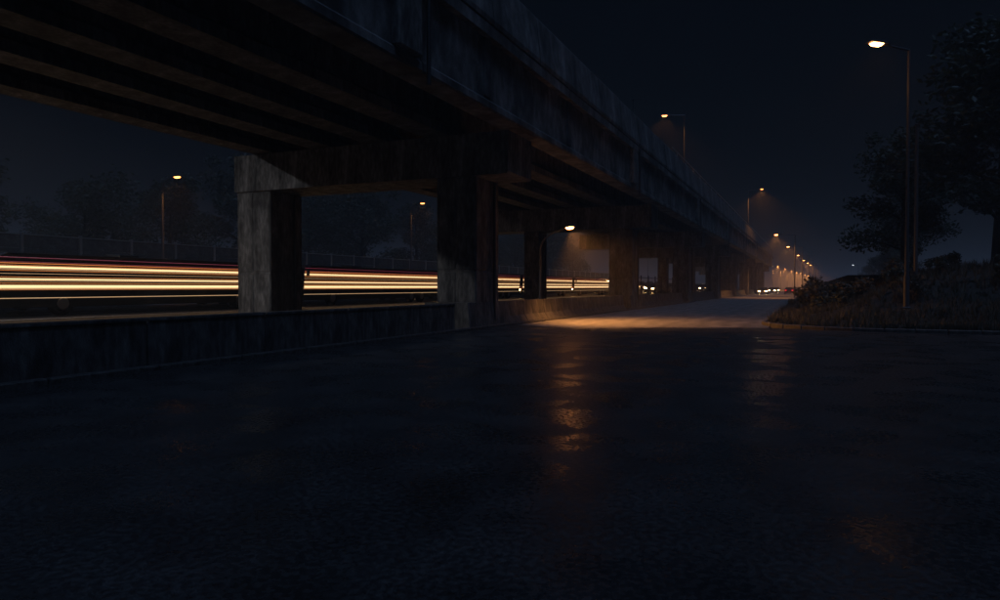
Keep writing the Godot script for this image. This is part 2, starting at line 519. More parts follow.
func traffic() -> void:
	var paints := ["black", "red", "blue", "grey"]
	var cars := {}
	for p: String in paints:
		cars[p] = make_car(M["paint_" + p])
	var lanes := [
		{"a": 25.2, "name": "near lane", "front": true, "start": 122.0, "gap": 9.0, "n": 12},
		{"a": 28.9, "name": "middle lane", "front": true, "start": 112.0, "gap": 9.0, "n": 14},
		{"a": 32.4, "name": "third lane", "front": true, "start": 100.0, "gap": 9.0, "n": 14},
		{"a": 41.6, "name": "far side's first lane", "front": false, "start": 90.0, "gap": 9.0, "n": 12}]
	rng.seed = 77
	for L in lanes:
		var s: float = L.start
		for k: int in L.n:
			var p: String = paints[rng.randi() % paints.size()]
			var c: Node3D = cars[p].duplicate()
			c.name = numbered("car")
			add_child(c)
			var a: float = L.a + rng.randf_range(-0.2, 0.2)
			c.position = Vector3(-a, motorway_y(a), -s)
			c.rotation.y = (0.0 if L.front else PI) + rng.randf_range(-0.015, 0.015)
			c.rotation.z = atan(0.066) * (-1.0 if L.front else 1.0)
			if L.front:
				tag(c, "%s car with headlights on, %s from left in the %s" % [p, ORDINALS[k], L.name], "car", "cars with headlights on the near carriageway")
			else:
				tag(c, "%s car with red tail lights, %s from left, %s" % [p, ORDINALS[k], L.name], "car", "cars with tail lights on the far carriageway")
			s += L.gap * rng.randf_range(0.86, 1.18) + s * 0.012
	var cars_kept := cars
	# a few cars far off on the road beside the viaduct
	var lone := [[-8.6, 150.0, true, "grey", "grey car with headlights on, nearest on the road beside the viaduct"], [-8.2, 178.0, true, "black", "black car with headlights on, second on the road beside the viaduct"], [-8.4, 205.0, true, "blue", "blue car with headlights on, farthest on the road beside the viaduct"], [-4.0, 160.0, false, "red", "dark red car with tail lights driving away beside the viaduct"], [-3.6, 214.0, false, "grey", "grey car with tail lights far off beside the viaduct"]]
	for q in lone:
		var c: Node3D = cars_kept[q[3]].duplicate()
		c.name = numbered("car")
		add_child(c)
		c.position = Vector3(q[0], 0.0, -float(q[1]))
		c.rotation.y = 0.0 if q[2] else PI
		tag(c, q[4], "car", "cars on the road beside the viaduct")
		if q[2]:
			for sx: float in [-0.62, 0.62]:
				var l := SpotLight3D.new()
				l.name = "headlight_light"
				l.light_color = Color(1.0, 0.82, 0.56)
				l.light_energy = 4.0
				l.spot_range = 80.0
				l.spot_attenuation = 2.0
				l.spot_angle = 22.0
				l.spot_angle_attenuation = 0.8
				l.light_size = 0.06
				l.shadow_enabled = true
				c.add_child(l, true)
				l.position = Vector3(sx, 0.69, 2.3)
				l.rotation = Vector3(deg_to_rad(-6.0), PI, 0)
	for p: String in paints:
		cars_kept[p].free()
	var coach := make_added_coach()  # coaches added as carriers for the light trails of moving traffic
	var s2 := 5.85
	for k in 7:
		var c: Node3D = coach.duplicate()
		c.name = numbered("coach")
		add_child(c)
		var a := 25.2 + 0.05 * sin(k * 2.3)
		c.position = Vector3(-a, motorway_y(a), -s2)
		c.rotation.z = -atan(0.066)
		tag(c, "added low dark vehicle with strips glowing in place of traffic light trails behind the piers, %s from the left" % ORDINALS[k], "coach", "added coaches nose to tail, lit in place of light trails behind the piers")
		s2 += 15.1
	coach.free()

# ---------------------------------------------------------------- plants
func leaf_mesh(seed_: int, blobs: Array, count: int, size: float) -> ArrayMesh:
	var r := RandomNumberGenerator.new()
	r.seed = seed_
	var st := mb()
	var total := 0.0
	for b in blobs: total += b[1] * b[1]
	for b in blobs:
		var n := int(count * b[1] * b[1] / total)
		for k in n:
			var dirv := Vector3(r.randfn(), r.randfn(), r.randfn()).normalized()
			var rad: float = b[1] * pow(r.randf(), 0.45) * (0.8 + 0.45 * r.randf())
			var p: Vector3 = b[0] + dirv * rad * Vector3(1, 0.8, 1)
			if p.y < 0.03: continue
			var u := Vector3(r.randfn(), r.randfn() * 0.6, r.randfn()).normalized()
			var v := u.cross(Vector3(r.randfn(), r.randfn(), r.randfn())).normalized()
			var l := size * r.randf_range(0.6, 1.3)
			var w := l * 0.45
			var n1 := u.cross(v)
			quad(st, p - u * l * 0.5, p + v * w * 0.5 + n1 * l * 0.06, p + u * l * 0.5, p - v * w * 0.5 + n1 * l * 0.06, n1)
	return st.commit()

func make_tree(seed_: int, h: float, spread: float, leaves: int, leaf: Material, size := 0.30) -> Node3D:
	var r := RandomNumberGenerator.new()
	r.seed = seed_
	var t := Node3D.new()
	var st := mb()
	var lean := Vector3(r.randf_range(-0.3, 0.3), 0, r.randf_range(-0.3, 0.3))
	add_tube(st, [Vector3(0, -0.3, 0), Vector3(0, h * 0.25, 0) + lean * 0.4, Vector3(0, h * 0.55, 0) + lean, Vector3(0, h * 0.9, 0) + lean * 1.4], [h * 0.028, h * 0.02, h * 0.013, h * 0.003], 8)
	var blobs := []
	var limbs := 11
	for k in limbs:
		var f := lerpf(0.22, 0.88, float(k) / (limbs - 1))
		var from := Vector3(0, h * f, 0) + lean * f * 1.4
		var ang := k * 2.4 + r.randf() * 0.7
		var len_ := spread * (1.15 - f * 0.75) * r.randf_range(0.7, 1.15)
		var to := from + Vector3(cos(ang) * len_, len_ * r.randf_range(0.25, 0.6), sin(ang) * len_)
		add_tube(st, [from, (from + to) * 0.5 + Vector3(0, 0.15, 0), to], [h * 0.010 * (1.2 - f), h * 0.006, h * 0.002], 5)
		blobs.append([to, spread * r.randf_range(0.30, 0.46)])
		blobs.append([(from + to) * 0.5 + Vector3(0, 0.3, 0), spread * r.randf_range(0.25, 0.38)])
		var side := to + Vector3(r.randfn(), r.randf() * 0.5, r.randfn()) * spread * 0.32
		blobs.append([side, spread * r.randf_range(0.14, 0.26)])
	blobs.append([Vector3(0, h * 0.95, 0) + lean * 1.4, spread * 0.3])
	part("trunk", st.commit(), M.bark, t)
	part("crown", leaf_mesh(seed_ + 5, blobs, leaves, size), leaf, t)
	return t

func make_shrub(seed_: int, h: float, w: float, leaves: int, leaf: Material) -> Node3D:
	var r := RandomNumberGenerator.new()
	r.seed = seed_
	var t := Node3D.new()
	var st := mb()
	var blobs := []
	for k in 9:
		var a := r.randf() * TAU
		var to := Vector3(cos(a) * w * r.randf_range(0.2, 0.8), h * r.randf_range(0.35, 0.9), sin(a) * w * r.randf_range(0.2, 0.8))
		add_tube(st, [Vector3(0, -0.1, 0), to * 0.5 + Vector3(0, 0.08, 0), to], [0.022, 0.014, 0.005], 4)
		blobs.append([to, h * r.randf_range(0.16, 0.34)])
	part("stems", st.commit(), M.bark, t)
	part("foliage", leaf_mesh(seed_ + 9, blobs, leaves, 0.15), leaf, t)
	return t

func put(src: Node3D, called: String, label: String, category: String, group: String, at: Vector3, turn: float, sc: float) -> void:
	var c: Node3D = src.duplicate()
	c.name = numbered(called)
	add_child(c)
	c.position = at
	c.rotation.y = turn
	c.scale = Vector3.ONE * sc
	tag(c, label, category, group)

# ---------------------------------------------------------------- ground of the corner verge
const NOSE := Vector2(-1.7, 26.3)   # corner of the verge (x, s) before rounding
const NOSE_R := 4.2

func verge_inset(x: float, s: float) -> float:    # metres inside the kerb, negative outside
	var dx := x - NOSE.x
	var ds := s - NOSE.y
	if dx < NOSE_R and ds < NOSE_R:
		return NOSE_R - Vector2(NOSE_R - dx, NOSE_R - ds).length()
	return minf(dx, ds)

func verge_y(x: float, s: float) -> float:
	var u := verge_inset(x, s)
	return 0.10 + 2.1 * smoothstep(0.3, 8.0, u) + 0.16 * smoothstep(0.2, 1.5, u) * (sin(x * 1.3 + s * 0.7) + sin(s * 1.9 - x * 0.4)) * 0.5

func edge_point(t: float) -> Vector2:   # along the kerb: from far along the road, round the nose, then off to the right
	var far_len := 190.0
	var arc := NOSE_R * PI * 0.5
	if t < far_len:
		return Vector2(NOSE.x, NOSE.y + NOSE_R + far_len - t)
	if t < far_len + arc:
		var a := (t - far_len) / NOSE_R
		return Vector2(NOSE.x + NOSE_R - cos(a) * NOSE_R, NOSE.y + NOSE_R - sin(a) * NOSE_R)
	return Vector2(NOSE.x + NOSE_R + t - far_len - arc, NOSE.y)

func sheet(points: Array, y: float) -> ArrayMesh:      # a flat polygon of (x, s)
	var poly := PackedVector2Array(points)
	var idx := Geometry2D.triangulate_polygon(poly)
	var st := mb()
	for i in range(0, idx.size(), 3):
		tri(st, Vector3(poly[idx[i]].x, y, -poly[idx[i]].y), Vector3(poly[idx[i + 1]].x, y, -poly[idx[i + 1]].y), Vector3(poly[idx[i + 2]].x, y, -poly[idx[i + 2]].y), Vector3.UP)
	return st.commit()

func ground() -> void:
	struct("ground", sheet([Vector2(-600, -120), Vector2(600, -120), Vector2(600, 900), Vector2(-600, 900)], -0.06), M.earth, "bare dark earth reaching to the horizon")
	struct("service_road", sheet([Vector2(-11.2, 6), Vector2(-1.4, 6), Vector2(-1.4, 240), Vector2(2.0, 420), Vector2(-8.0, 420), Vector2(-11.2, 240)], -0.004), M.road_concrete, "pale worn road running away beside the concrete barrier")
	struct("junction_road", sheet([Vector2(-11.2, -40), Vector2(60, -40), Vector2(60, 26.5), Vector2(2.0, 26.5), Vector2(-0.9, 27.4), Vector2(-2.2, 27.3), Vector2(-3.6, 26.6), Vector2(-5.2, 25.9), Vector2(-6.6, 25.0), Vector2(-8.1, 24.6), Vector2(-9.6, 25.2), Vector2(-11.2, 25.8)], 0.002), M.wet_asphalt, "wide wet black asphalt of the junction in the foreground")
	# banked motorway as one sheet, with painted lines laid on it
	var st := mb()
	for k in 12:
		var s0 := -30.0 + k * 40.0
		quad(st, Vector3(-21.2, motorway_y(21.2), -s0), Vector3(-50.5, motorway_y(50.5), -s0), Vector3(-50.5, motorway_y(50.5), -s0 - 40), Vector3(-21.2, motorway_y(21.2), -s0 - 40), Vector3.UP)
	quad(st, Vector3(-21.2, motorway_y(21.2), 30), Vector3(-21.2, motorway_y(21.2), -450), Vector3(-20.6, -0.1, -450), Vector3(-20.6, -0.1, 30), Vector3(1, 0.3, 0))
	quad(st, Vector3(-50.5, motorway_y(50.5), 30), Vector3(-50.5, motorway_y(50.5), -450), Vector3(-56, -0.1, -450), Vector3(-56, -0.1, 30), Vector3(-1, 0.6, 0))
	struct("motorway", st.commit(), M.motorway_asphalt, "banked wet motorway carriageways behind the piers")
	st = mb()
	for a: float in [23.1, 34.6, 39.6, 47.2]:
		quad(st, Vector3(-a, motorway_y(a) + 0.006, 20), Vector3(-a - 0.16, motorway_y(a + 0.16) + 0.006, 20), Vector3(-a - 0.16, motorway_y(a + 0.16) + 0.006, -260), Vector3(-a, motorway_y(a) + 0.006, -260), Vector3.UP)
	for a: float in [27.0, 30.7, 43.4]:
		for k in 22:
			var s0 := 4.0 + k * 9.0
			quad(st, Vector3(-a, motorway_y(a) + 0.006, -s0), Vector3(-a - 0.12, motorway_y(a + 0.12) + 0.006, -s0), Vector3(-a - 0.12, motorway_y(a + 0.12) + 0.006, -s0 - 3), Vector3(-a, motorway_y(a) + 0.006, -s0 - 3), Vector3.UP)
	struct("lane_markings", st.commit(), M.road_paint, "white lane lines on the motorway")
	# the verge with its kerb
	st = mb()
	var ts := []
	var t := 0.0
	while t < 250.0:
		ts.append(t)
		t += 6.0 if t < 140.0 else (0.45 if t < 205.0 else 1.5)
	var ins := [0.13, 0.4, 0.9, 1.6, 2.5, 3.6, 5.0, 6.6, 8.4, 11.0]
	var rows := []
	for q: float in ts:
		var p := edge_point(q)
		var dirv := (edge_point(q + 0.05) - edge_point(q - 0.05)).normalized()
		var nrm := Vector2(-dirv.y, dirv.x)
		if verge_inset(p.x + nrm.x * 0.3, p.y + nrm.y * 0.3) < 0.0: nrm = -nrm
		var row := []
		for u: float in ins:
			var uu := u
			var w := p + nrm * minf(uu, 4.0)
			if uu > 4.0:
				w = p + nrm * 4.0 + (nrm + Vector2(0.6, 0.6)).normalized() * (uu - 4.0)
			row.append(Vector3(w.x, verge_y(w.x, w.y), -w.y))
		rows.append(row)
	for k in rows.size() - 1:
		for j in ins.size() - 1:
			quad(st, rows[k][j], rows[k][j + 1], rows[k + 1][j + 1], rows[k + 1][j], Vector3.UP)
	# the plateau behind the bank
	quad(st, Vector3(1.5, 2.02, -34), Vector3(120, 2.02, -34), Vector3(120, 2.02, -300), Vector3(1.5, 2.02, -300), Vector3.UP)
	quad(st, Vector3(8, 1.95, -32), Vector3(120, 1.95, -32), Vector3(120, 2.02, -34), Vector3(8, 2.02, -34), Vector3.UP)
	struct("verge", st.commit(), M.earth, "dark earth bank of the corner verge behind the kerb")
	# kerb stones round the nose, one by one; beyond, one long kerb
	var kerb := Node3D.new()
	kerb.name = "kerb"
	add_child(kerb)
	kerb.set_meta("kind", "structure")
	kerb.set_meta("label", "low stone kerb curving round the verge")
	var stone := box(Vector3(0.88, 0.24, 0.15), 0.02)
	t = 150.0
	while t < 246.0:
		var p := edge_point(t)
		var dirv := (edge_point(t + 0.3) - edge_point(t - 0.3)).normalized()
		part("kerb_stone", stone, M.kerb_stone, kerb, Vector3(p.x, 0.0 + 0.006 * sin(t * 7.0), -p.y), atan2(dirv.y, dirv.x))
		t += 0.90
	part("kerb_run", box(Vector3(0.15, 0.24, 150.0), 0.02, Vector3(NOSE.x, 0.0, -(NOSE.y + NOSE_R + 40.6 + 75.0))), M.kerb_stone, kerb)
	# gutter kerb along the wall and the barrier
	var edge := Node3D.new()
	edge.name = "barrier_kerb"
	add_child(edge)
	edge.set_meta("kind", "structure")
	edge.set_meta("label", "narrow kerb at the foot of the concrete wall and barrier")
	var run := box(Vector3(0.16, 0.20, 1.97), 0.025)
	for k in 40:
		part("kerb_stone", run, M.kerb_stone, edge, Vector3(BARRIER_X + 0.20 + 0.004 * sin(k * 3.1), 0.0, -(k * 2.0 - 6.0)))

# ---------------------------------------------------------------- walls and barriers
func barriers() -> void:
	# plain low wall on the left up to the second pier
	var wall := thing("low_wall", "dark plain concrete wall along the left of the foreground road", "wall", Vector3(BARRIER_X, 0, 12))
	for k in 11:
		var len_ := 2.97
		part("wall_panel", box(Vector3(0.30, 0.90, len_), 0.015, Vector3(-0.16, 0.43, -len_ * 0.5)), M.concrete, wall, Vector3(0.004 * sin(k * 2.2), 0, -k * 3.0))
		part("coping", box(Vector3(0.36, 0.06, len_ - 0.02), 0.012, Vector3(-0.16, 0.912, -len_ * 0.5)), M.concrete, wall, Vector3(0.004 * sin(k * 2.2), 0, -k * 3.0))
	# moulded barrier: a sloped foot, a leaning face, a narrow top
	var prof := PackedVector2Array([Vector2(0.0, -0.02), Vector2(0.0, 0.10), Vector2(-0.17, 0.34), Vector2(-0.24, 0.93), Vector2(-0.26, 0.95), Vector2(-0.44, 0.95), Vector2(-0.46, 0.93), Vector2(-0.53, 0.34), Vector2(-0.70, 0.10), Vector2(-0.70, -0.02)])
	var seg := prism(prof, 0.0, -2.43)
	var b := thing("road_barrier", "pale sloped concrete road barrier under the low orange lamp, between two roadside piers", "barrier", Vector3(BARRIER_X, 0, -25.2))
	for k in 8:
		part("barrier_segment", seg, M.concrete, b, Vector3(0.008 * sin(k * 5.3), 0.006 * sin(k * 2.7), -k * 2.5), 0.003 * sin(k * 3.7))
	b = thing("road_barrier", "long grey concrete road barrier running on into the distance past the farther pier", "barrier", Vector3(BARRIER_X - 0.25, 0, -49.4))
	for k in 62:
		part("barrier_segment", seg, M.concrete, b, Vector3(0.01 * sin(k * 5.3), 0.008 * sin(k * 2.7), -k * 2.5), 0.003 * sin(k * 3.7))
	# steel railing and scrub on the strip behind that barrier
	var r := thing("railing", "dark steel railing standing behind the barrier past the farther pier", "railing", Vector3(-13.2, 0.0, -50.5))
	for k in 12:
		part("post", box(Vector3(0.09, 2.5, 0.09), 0.01, Vector3(0, 1.25, -k * 3.0)), M.dark_steel, r)
		if k < 11:
			for y: float in [1.2, 1.75, 2.3]:
				part("rail", box(Vector3(0.05, 0.06, 2.9), 0.01, Vector3(0, y, -k * 3.0 - 1.5)), M.dark_steel, r)
	# panel fence on the far side
	var f := thing("noise_barrier", "tall dark panel fence along the far edge of the motorway", "fence", Vector3(-52.5, 0.0, -10.0))
	for k in 46:
		part("post", box(Vector3(0.22, 5.5, 0.22), 0.02, Vector3(0, 2.75, -k * 4.5)), M.galvanised_steel, f)
		for j in 4:
			part("panel", box(Vector3(0.10, 0.96, 4.24), 0.02, Vector3(0, 1.9 + j * 0.98, -k * 4.5 - 2.25)), M.noise_panel, f)
		part("top_rail", box(Vector3(0.14, 0.07, 4.26), 0.01, Vector3(0, 5.36, -k * 4.5 - 2.25)), M.galvanised_steel, f)
		part("plinth", box(Vector3(0.16, 1.5, 4.26), 0.02, Vector3(0, 0.66, -k * 4.5 - 2.25)), M.noise_panel, f)

# ---------------------------------------------------------------- viaduct
func deck_frame(s: float) -> Transform3D:    # where the deck's line x = 0 is at distance s, with its heading; it bends left at the far end
	if s <= DECK_STRAIGHT:
		return Transform3D(Basis.IDENTITY, Vector3(0, 0, -s))
	var a := (s - DECK_STRAIGHT) / DECK_RADIUS
	var centre := Vector3(-15.0 - DECK_RADIUS, 0, -DECK_STRAIGHT)
	var turn := Basis(Vector3.UP, a)
	return Transform3D(turn, centre + turn * Vector3(15.0 + DECK_RADIUS, 0, 0))

func viaduct() -> void:
	var v := thing("viaduct", "long dark concrete viaduct on square piers running away over the road", "viaduct", Vector3.ZERO)
	# deck, girders: long straight runs and short chords on the bend
	var cuts := [-34.0, 190.0]
	while cuts[-1] < DECK_END: cuts.append(cuts[-1] + 10.0)
	var xs := [-9.5, -12.5, -15.1, -17.7, -20.6]
	for k in cuts.size() - 1:
		var f := deck_frame(cuts[k])
		var len_: float = cuts[k + 1] - cuts[k] + (0.25 if k > 0 else 0.0)
		var o := part("deck_slab", box(Vector3(13.4, 0.34, len_), 0.0, Vector3(-15.6, 9.25, -len_ * 0.5)), M.fascia_concrete, v)
		o.transform = f
		for x: float in xs:
			if x == -9.5: continue
			var bottom: float = GIRDER_Y + 0.04
			var prof := PackedVector2Array([Vector2(x - 0.5, bottom), Vector2(x + 0.5, bottom), Vector2(x + 0.5, bottom + 0.30), Vector2(x + 0.24, bottom + 0.48), Vector2(x + 0.24, 8.85), Vector2(x + 0.55, 9.07), Vector2(x - 0.55, 9.07), Vector2(x - 0.24, 8.85), Vector2(x - 0.24, bottom + 0.48), Vector2(x - 0.5, bottom + 0.30)])
			o = part("girder", prism(prof, 0.0, -len_), M.concrete, v)
			o.transform = f
	# outer face: edge panels with a chin at the bottom and open joints between them, parapet panels above
	var panel_len := 8.0
	var s := -32.4
	var idx := 0
	while s < DECK_END - 8.0:
		var bent := s > DECK_STRAIGHT
		var len_ := panel_len - 0.05
		var f := deck_frame(s)
		var prof := PackedVector2Array([Vector2(FASCIA_X, GIRDER_Y), Vector2(FASCIA_X + 0.05, GIRDER_Y + 0.05), Vector2(FASCIA_X + 0.05, GIRDER_Y + 0.24), Vector2(FASCIA_X - 0.03, GIRDER_Y + 0.32), Vector2(FASCIA_X - 0.03, 9.45), Vector2(FASCIA_X - 0.55, 9.45), Vector2(FASCIA_X - 0.75, GIRDER_Y)])
		var o := part("edge_panel", prism(prof, 0.0, -len_), M.fascia_concrete, v)
		o.transform = f.translated_local(Vector3(0.012 * sin(idx * 4.4), 0, 0))
		if not bent:
			# stiffening ribs where panels carry drain casings
			if idx % 3 == 2:
				o = part("pilaster", box(Vector3(0.26, 2.05, 1.1), 0.04, Vector3(FASCIA_X + 0.06, 8.28, -len_ + 0.75)), M.concrete, v)
				o.transform = f
				o = part("rain_pipe", tube([Vector3(FASCIA_X + 0.24, 9.3, -len_ + 0.0), Vector3(FASCIA_X + 0.24, 6.6, -len_ + 0.0)], [0.06, 0.06], 8), M.dark_steel, v)
				o.transform = f
			else:
				o = part("pilaster", box(Vector3(0.10, 2.0, 0.5), 0.03, Vector3(FASCIA_X - 0.02, 8.3, -len_ * 0.5)), M.fascia_concrete, v)
				o.transform = f
		s += panel_len
		idx += 1
	s = -32.4
	idx = 0
	while s < DECK_END - 4.0:
		var f := deck_frame(s)
		var prof := PackedVector2Array([Vector2(FASCIA_X + 0.22, 9.48), Vector2(FASCIA_X + 0.24, 9.62), Vector2(FASCIA_X + 0.06, 11.12), Vector2(FASCIA_X + 0.02, 11.2), Vector2(FASCIA_X - 0.22, 11.2), Vector2(FASCIA_X - 0.30, 9.48)])
		var o := part("parapet_panel", prism(prof, 0.0, -3.965), M.fascia_concrete, v)
		o.transform = f.translated_local(Vector3(0.01 * sin(idx * 2.9), 0.006 * sin(idx * 1.7), 0))
		prof = PackedVector2Array([Vector2(-22.4, 9.1), Vector2(-22.1, 9.1), Vector2(-22.1, 10.3), Vector2(-22.4, 10.3)])
		o = part("left_parapet_panel", prism(prof, 0.0, -3.965), M.fascia_concrete, v)
		o.transform = f
		if s > 50.0:
			# steel hand rail on the farther stretch
			o = part("hand_rail", tube([Vector3(FASCIA_X - 0.1, 11.62, 0), Vector3(FASCIA_X - 0.1, 11.62, -3.99)], [0.04, 0.04], 6), M.galvanised_steel, v)
			o.transform = f
			o = part("rail_post", box(Vector3(0.05, 0.44, 0.06), 0.0, Vector3(FASCIA_X - 0.1, 11.4, -2.0)), M.galvanised_steel, v)
			o.transform = f
		s += 4.0
		idx += 1
	# bents: two piers and a cap beam each
	for k in range(-1, 10):
		var s1 := 22.5 + 24.0 * k
		var f := deck_frame(s1)
		var inner := [-20.3 - 1.8, 1.8, 2.0] if k < 1 else [-18.75, 1.15, 1.7]
		for pr in [[-10.9 - 1.62, 1.62, 2.0], inner]:
			var o := pier(v, pr[1], pr[2], pr[0] > -15.0, idx)
			o.transform = f.translated_local(Vector3(pr[0] + pr[1] * 0.5, 0, -pr[2] * 0.5))
			idx += 1
		var cap := PackedVector2Array([Vector2(-9.62, 6.95), Vector2(-9.62, 5.52), Vector2(-9.68, 5.46), Vector2(-22.1, 5.46), Vector2(-22.1, 6.95)])
		var o2 := part("cap_beam", prism(cap, 0.12, -2.12), M.concrete, v)
		o2.transform = f
		for x: float in xs:
			var o3 := part("bearing_block", box(Vector3(0.6, 0.05, 0.7), 0.0, Vector3(x - 0.05, 6.972, -1.0)), M.dark_steel, v)
			o3.transform = f

func pier(v: Node3D, w: float, l: float, roadside: bool, seed_: int) -> Node3D:
	var core := part("pier", box(Vector3(w - 0.06, 5.5, l - 0.06), 0.0, Vector3(0, 2.70, 0)), M.concrete, v)
	# cast lifts, with open joints between them
	var y := 0.0
	for top: float in [2.08, 5.44]:
		for sx: float in [-1.0, 1.0]:
			part("cast_block", box(Vector3(w * 0.5 - 0.016, top - y - 0.04, l), 0.05, Vector3(sx * w * 0.25, (y + top) * 0.5, 0)), M.concrete, core)
		y = top
	part("drain_pipe", tube([Vector3(w * 0.5 + 0.07, 0.2, -l * 0.22), Vector3(w * 0.5 + 0.07, 5.4, -l * 0.22)], [0.055, 0.055], 8), M.dark_steel, core)
	if roadside:
		var st := mb()
		add_frustum(st, -0.02, -w * 0.5 - 0.1, w * 0.5 + 0.12, -l * 0.5 - 0.7, l * 0.5 + 0.75, 0.95, -w * 0.5 - 0.05, w * 0.5 + 0.03, -l * 0.5 - 0.7, l * 0.5 + 0.75)
		part("pedestal", st.commit(), M.concrete, core)
	return core

# ---------------------------------------------------------------- everything
func _ready() -> void:
	var cam := Camera3D.new()
	cam.name = "camera"
	add_child(cam)
	cam.position = Vector3(0, 1.5, 0)
	cam.rotation = Vector3(-atan(13.0 / 700.0), deg_to_rad(23.9), 0)
	cam.fov = rad_to_deg(2.0 * atan(300.0 / 700.0))
	cam.near = 0.1
	cam.far = 3000.0
	cam.current = true

	var we := WorldEnvironment.new()
	we.name = "environment"
	var e := Environment.new()
	e.background_mode = Environment.BG_SKY
	var sky := Sky.new()
	var sm := ProceduralSkyMaterial.new()
	sm.sky_top_color = srgb(0.0008, 0.0016, 0.0036)
	sm.sky_horizon_color = srgb(0.0015, 0.0022, 0.0034)
	sm.sky_curve = 0.18
	sm.ground_bottom_color = srgb(0.001, 0.0015, 0.003)
	sm.ground_horizon_color = srgb(0.0018, 0.0026, 0.004)
	sky.sky_material = sm
	e.sky = sky
	e.tonemap_mode = Environment.TONE_MAPPER_LINEAR
	e.tonemap_exposure = 1.0
	e.sdfgi_enabled = true
	e.ssao_enabled = true
	e.ssil_enabled = true
	e.fog_enabled = true
	e.fog_density = 0.0018
	e.fog_light_color = Color(1.0, 0.98, 0.96)
	we.environment = e
	add_child(we)
	# faint light of the overcast city night
	var moon := DirectionalLight3D.new()
	moon.name = "night_sky_light"
	moon.light_color = Color(0.60, 0.75, 1.0)
	moon.light_energy = 0.16
	moon.light_angular_distance = 25.0
	moon.shadow_enabled = true
	moon.rotation_degrees = Vector3(-74, 60, 0)
	add_child(moon)

	make_materials()
	ground()
	viaduct()
	barriers()

	# ---- lamps
	var orange := Color(1.0, 0.66, 0.34)
	var warm := Color(1.0, 0.70, 0.40)
	street_lamp("low orange street lamp on a thin post behind the barrier, under the viaduct", Vector3(-11.95, 0.0, -31.8), 4.1, Vector3(2.3, 0, 2.6), M.near_lens_lamp, orange, 95.0, "", true, 0.62, 0.07, 63.0, Vector3(0.55, -1.0, -0.2), 1.0)
	street_lamp("tall street lamp at the right kerb with its arm over the road", Vector3(3.1, 0.75, -28.3), 9.1, Vector3(-1.0, 0, 0.9), M.warm_lens_lamp, warm, 0.9, "", false, 0.66, 0.065)
	var pole := thing("utility_pole", "bare thin pole standing just right of the tall street lamp post", "pole", Vector3(4.0, 1.2, -33.6))
	part("shaft", tube([Vector3(0, -0.4, 0), Vector3(0, 7.0, 0)], [0.09, 0.06], 10), M.painted_pole, pole)
	part("pole_cap", box(Vector3(0.16, 0.06, 0.16), 0.01, Vector3(0, 7.03, 0)), M.dark_steel, pole)
	# median lamps of the motorway, arms to the right
	var med := [[32.85, 7.1, "leftmost street lamp on the motorway, left of the nearest piers"], [63.9, 8.8, "motorway street lamp seen between the two nearest piers"], [119.0, 8.3, "motorway street lamp seen just right of the low orange lamp"], [166.0, 8.2, "small far motorway lamp seen right beside the farther roadside pier"], [182.0, 7.6, "smallest motorway lamp, second past the farther roadside pier"]]
	for q in med:
		street_lamp(q[2], Vector3(-38.6, motorway_y(38.6), -float(q[0])), q[1], Vector3(1.35, 0, 0.1), M.sodium_lens_lamp, orange, 5.0, "street lamps along the middle of the motorway")
	street_lamp("unseen white street lamp out of view to the left, lighting the nearest pier", Vector3(-24.2, 0.3, -5.0), 8.0, Vector3(0.7, 0, -0.8), M.white_lens_lamp, Color(0.95, 0.96, 1.0), 70.0, "", true, 0.62, 0.09, 56.0, Vector3(0.25, -0.95, -0.85), 1.0)  # out of view, placed and aimed to light the front of the nearest pier
	# lamps on the viaduct parapet
	street_lamp("street lamp on the viaduct with its arm over the deck", Vector3(-9.55, 9.42, -59.2), 6.3, Vector3(-1.5, 0, 0.3), M.sodium_lens_lamp, orange, 10.0, "street lamps on the viaduct", false)
	street_lamp("farther street lamp rising above the viaduct parapet, arm to the right", Vector3(-9.4, 9.42, -122.0), 8.0, Vector3(2.0, 0, 0.4), M.sodium_lens_lamp, orange, 45.0, "street lamps on the viaduct", false)
	var stub := thing("sign_post", "short thin post on the viaduct edge left of the viaduct lamp", "post", Vector3(-9.5, 9.42, -40.6))
	part("shaft", tube([Vector3(0, 0, 0), Vector3(0, 2.9, 0)], [0.05, 0.04], 8), M.painted_pole, stub)
	part("post_cap", tube([Vector3(0, 2.9, 0), Vector3(0, 2.98, 0)], [0.07, 0.05], 8), M.dark_steel, stub)
	# row running away along the service road: x of the lamp, s, height
	var row := [[-4.6, 108.0, 9.0], [-3.9, 141.0, 9.0], [-2.8, 183.0, 9.1], [-1.8, 219.0, 9.1], [-0.9, 247.0, 9.2], [0.0, 272.0, 9.3]]
	var rown := ["nearest", "second", "third", "fourth", "fifth", "farthest"]
	for k in row.size():
		var q: Array = row[k]
		street_lamp("%s of the six small lamps running away along the road right of the viaduct" % rown[k], Vector3(q[0] + 2.6, 0.0, -float(q[1])), q[2], Vector3(-2.4, 0, 0), M.far_lens_lamp, orange, 80.0, "lamps along the far road", false, 0.85)
	# far cluster: low lamps by the end of the viaduct
	var clus := [[-13.5, 300.0, 9.6], [-11.5, 322.0, 9.2], [-9.5, 345.0, 8.8], [-7.6, 364.0, 8.4], [-6.0, 380.0, 8.2], [-4.2, 396.0, 7.8], [-2.6, 404.0, 7.4]]
	for k in clus.size():
		var q: Array = clus[k]
		street_lamp("%s of the seven tiny lamps in the glow at the far end of the viaduct" % ORDINALS[k], Vector3(q[0], 0.0, -float(q[1])), q[2], Vector3(1.6, 0, 0.3), M.far_lens_lamp, orange, 500.0, "tiny lamps at the far end", false, 1.0)
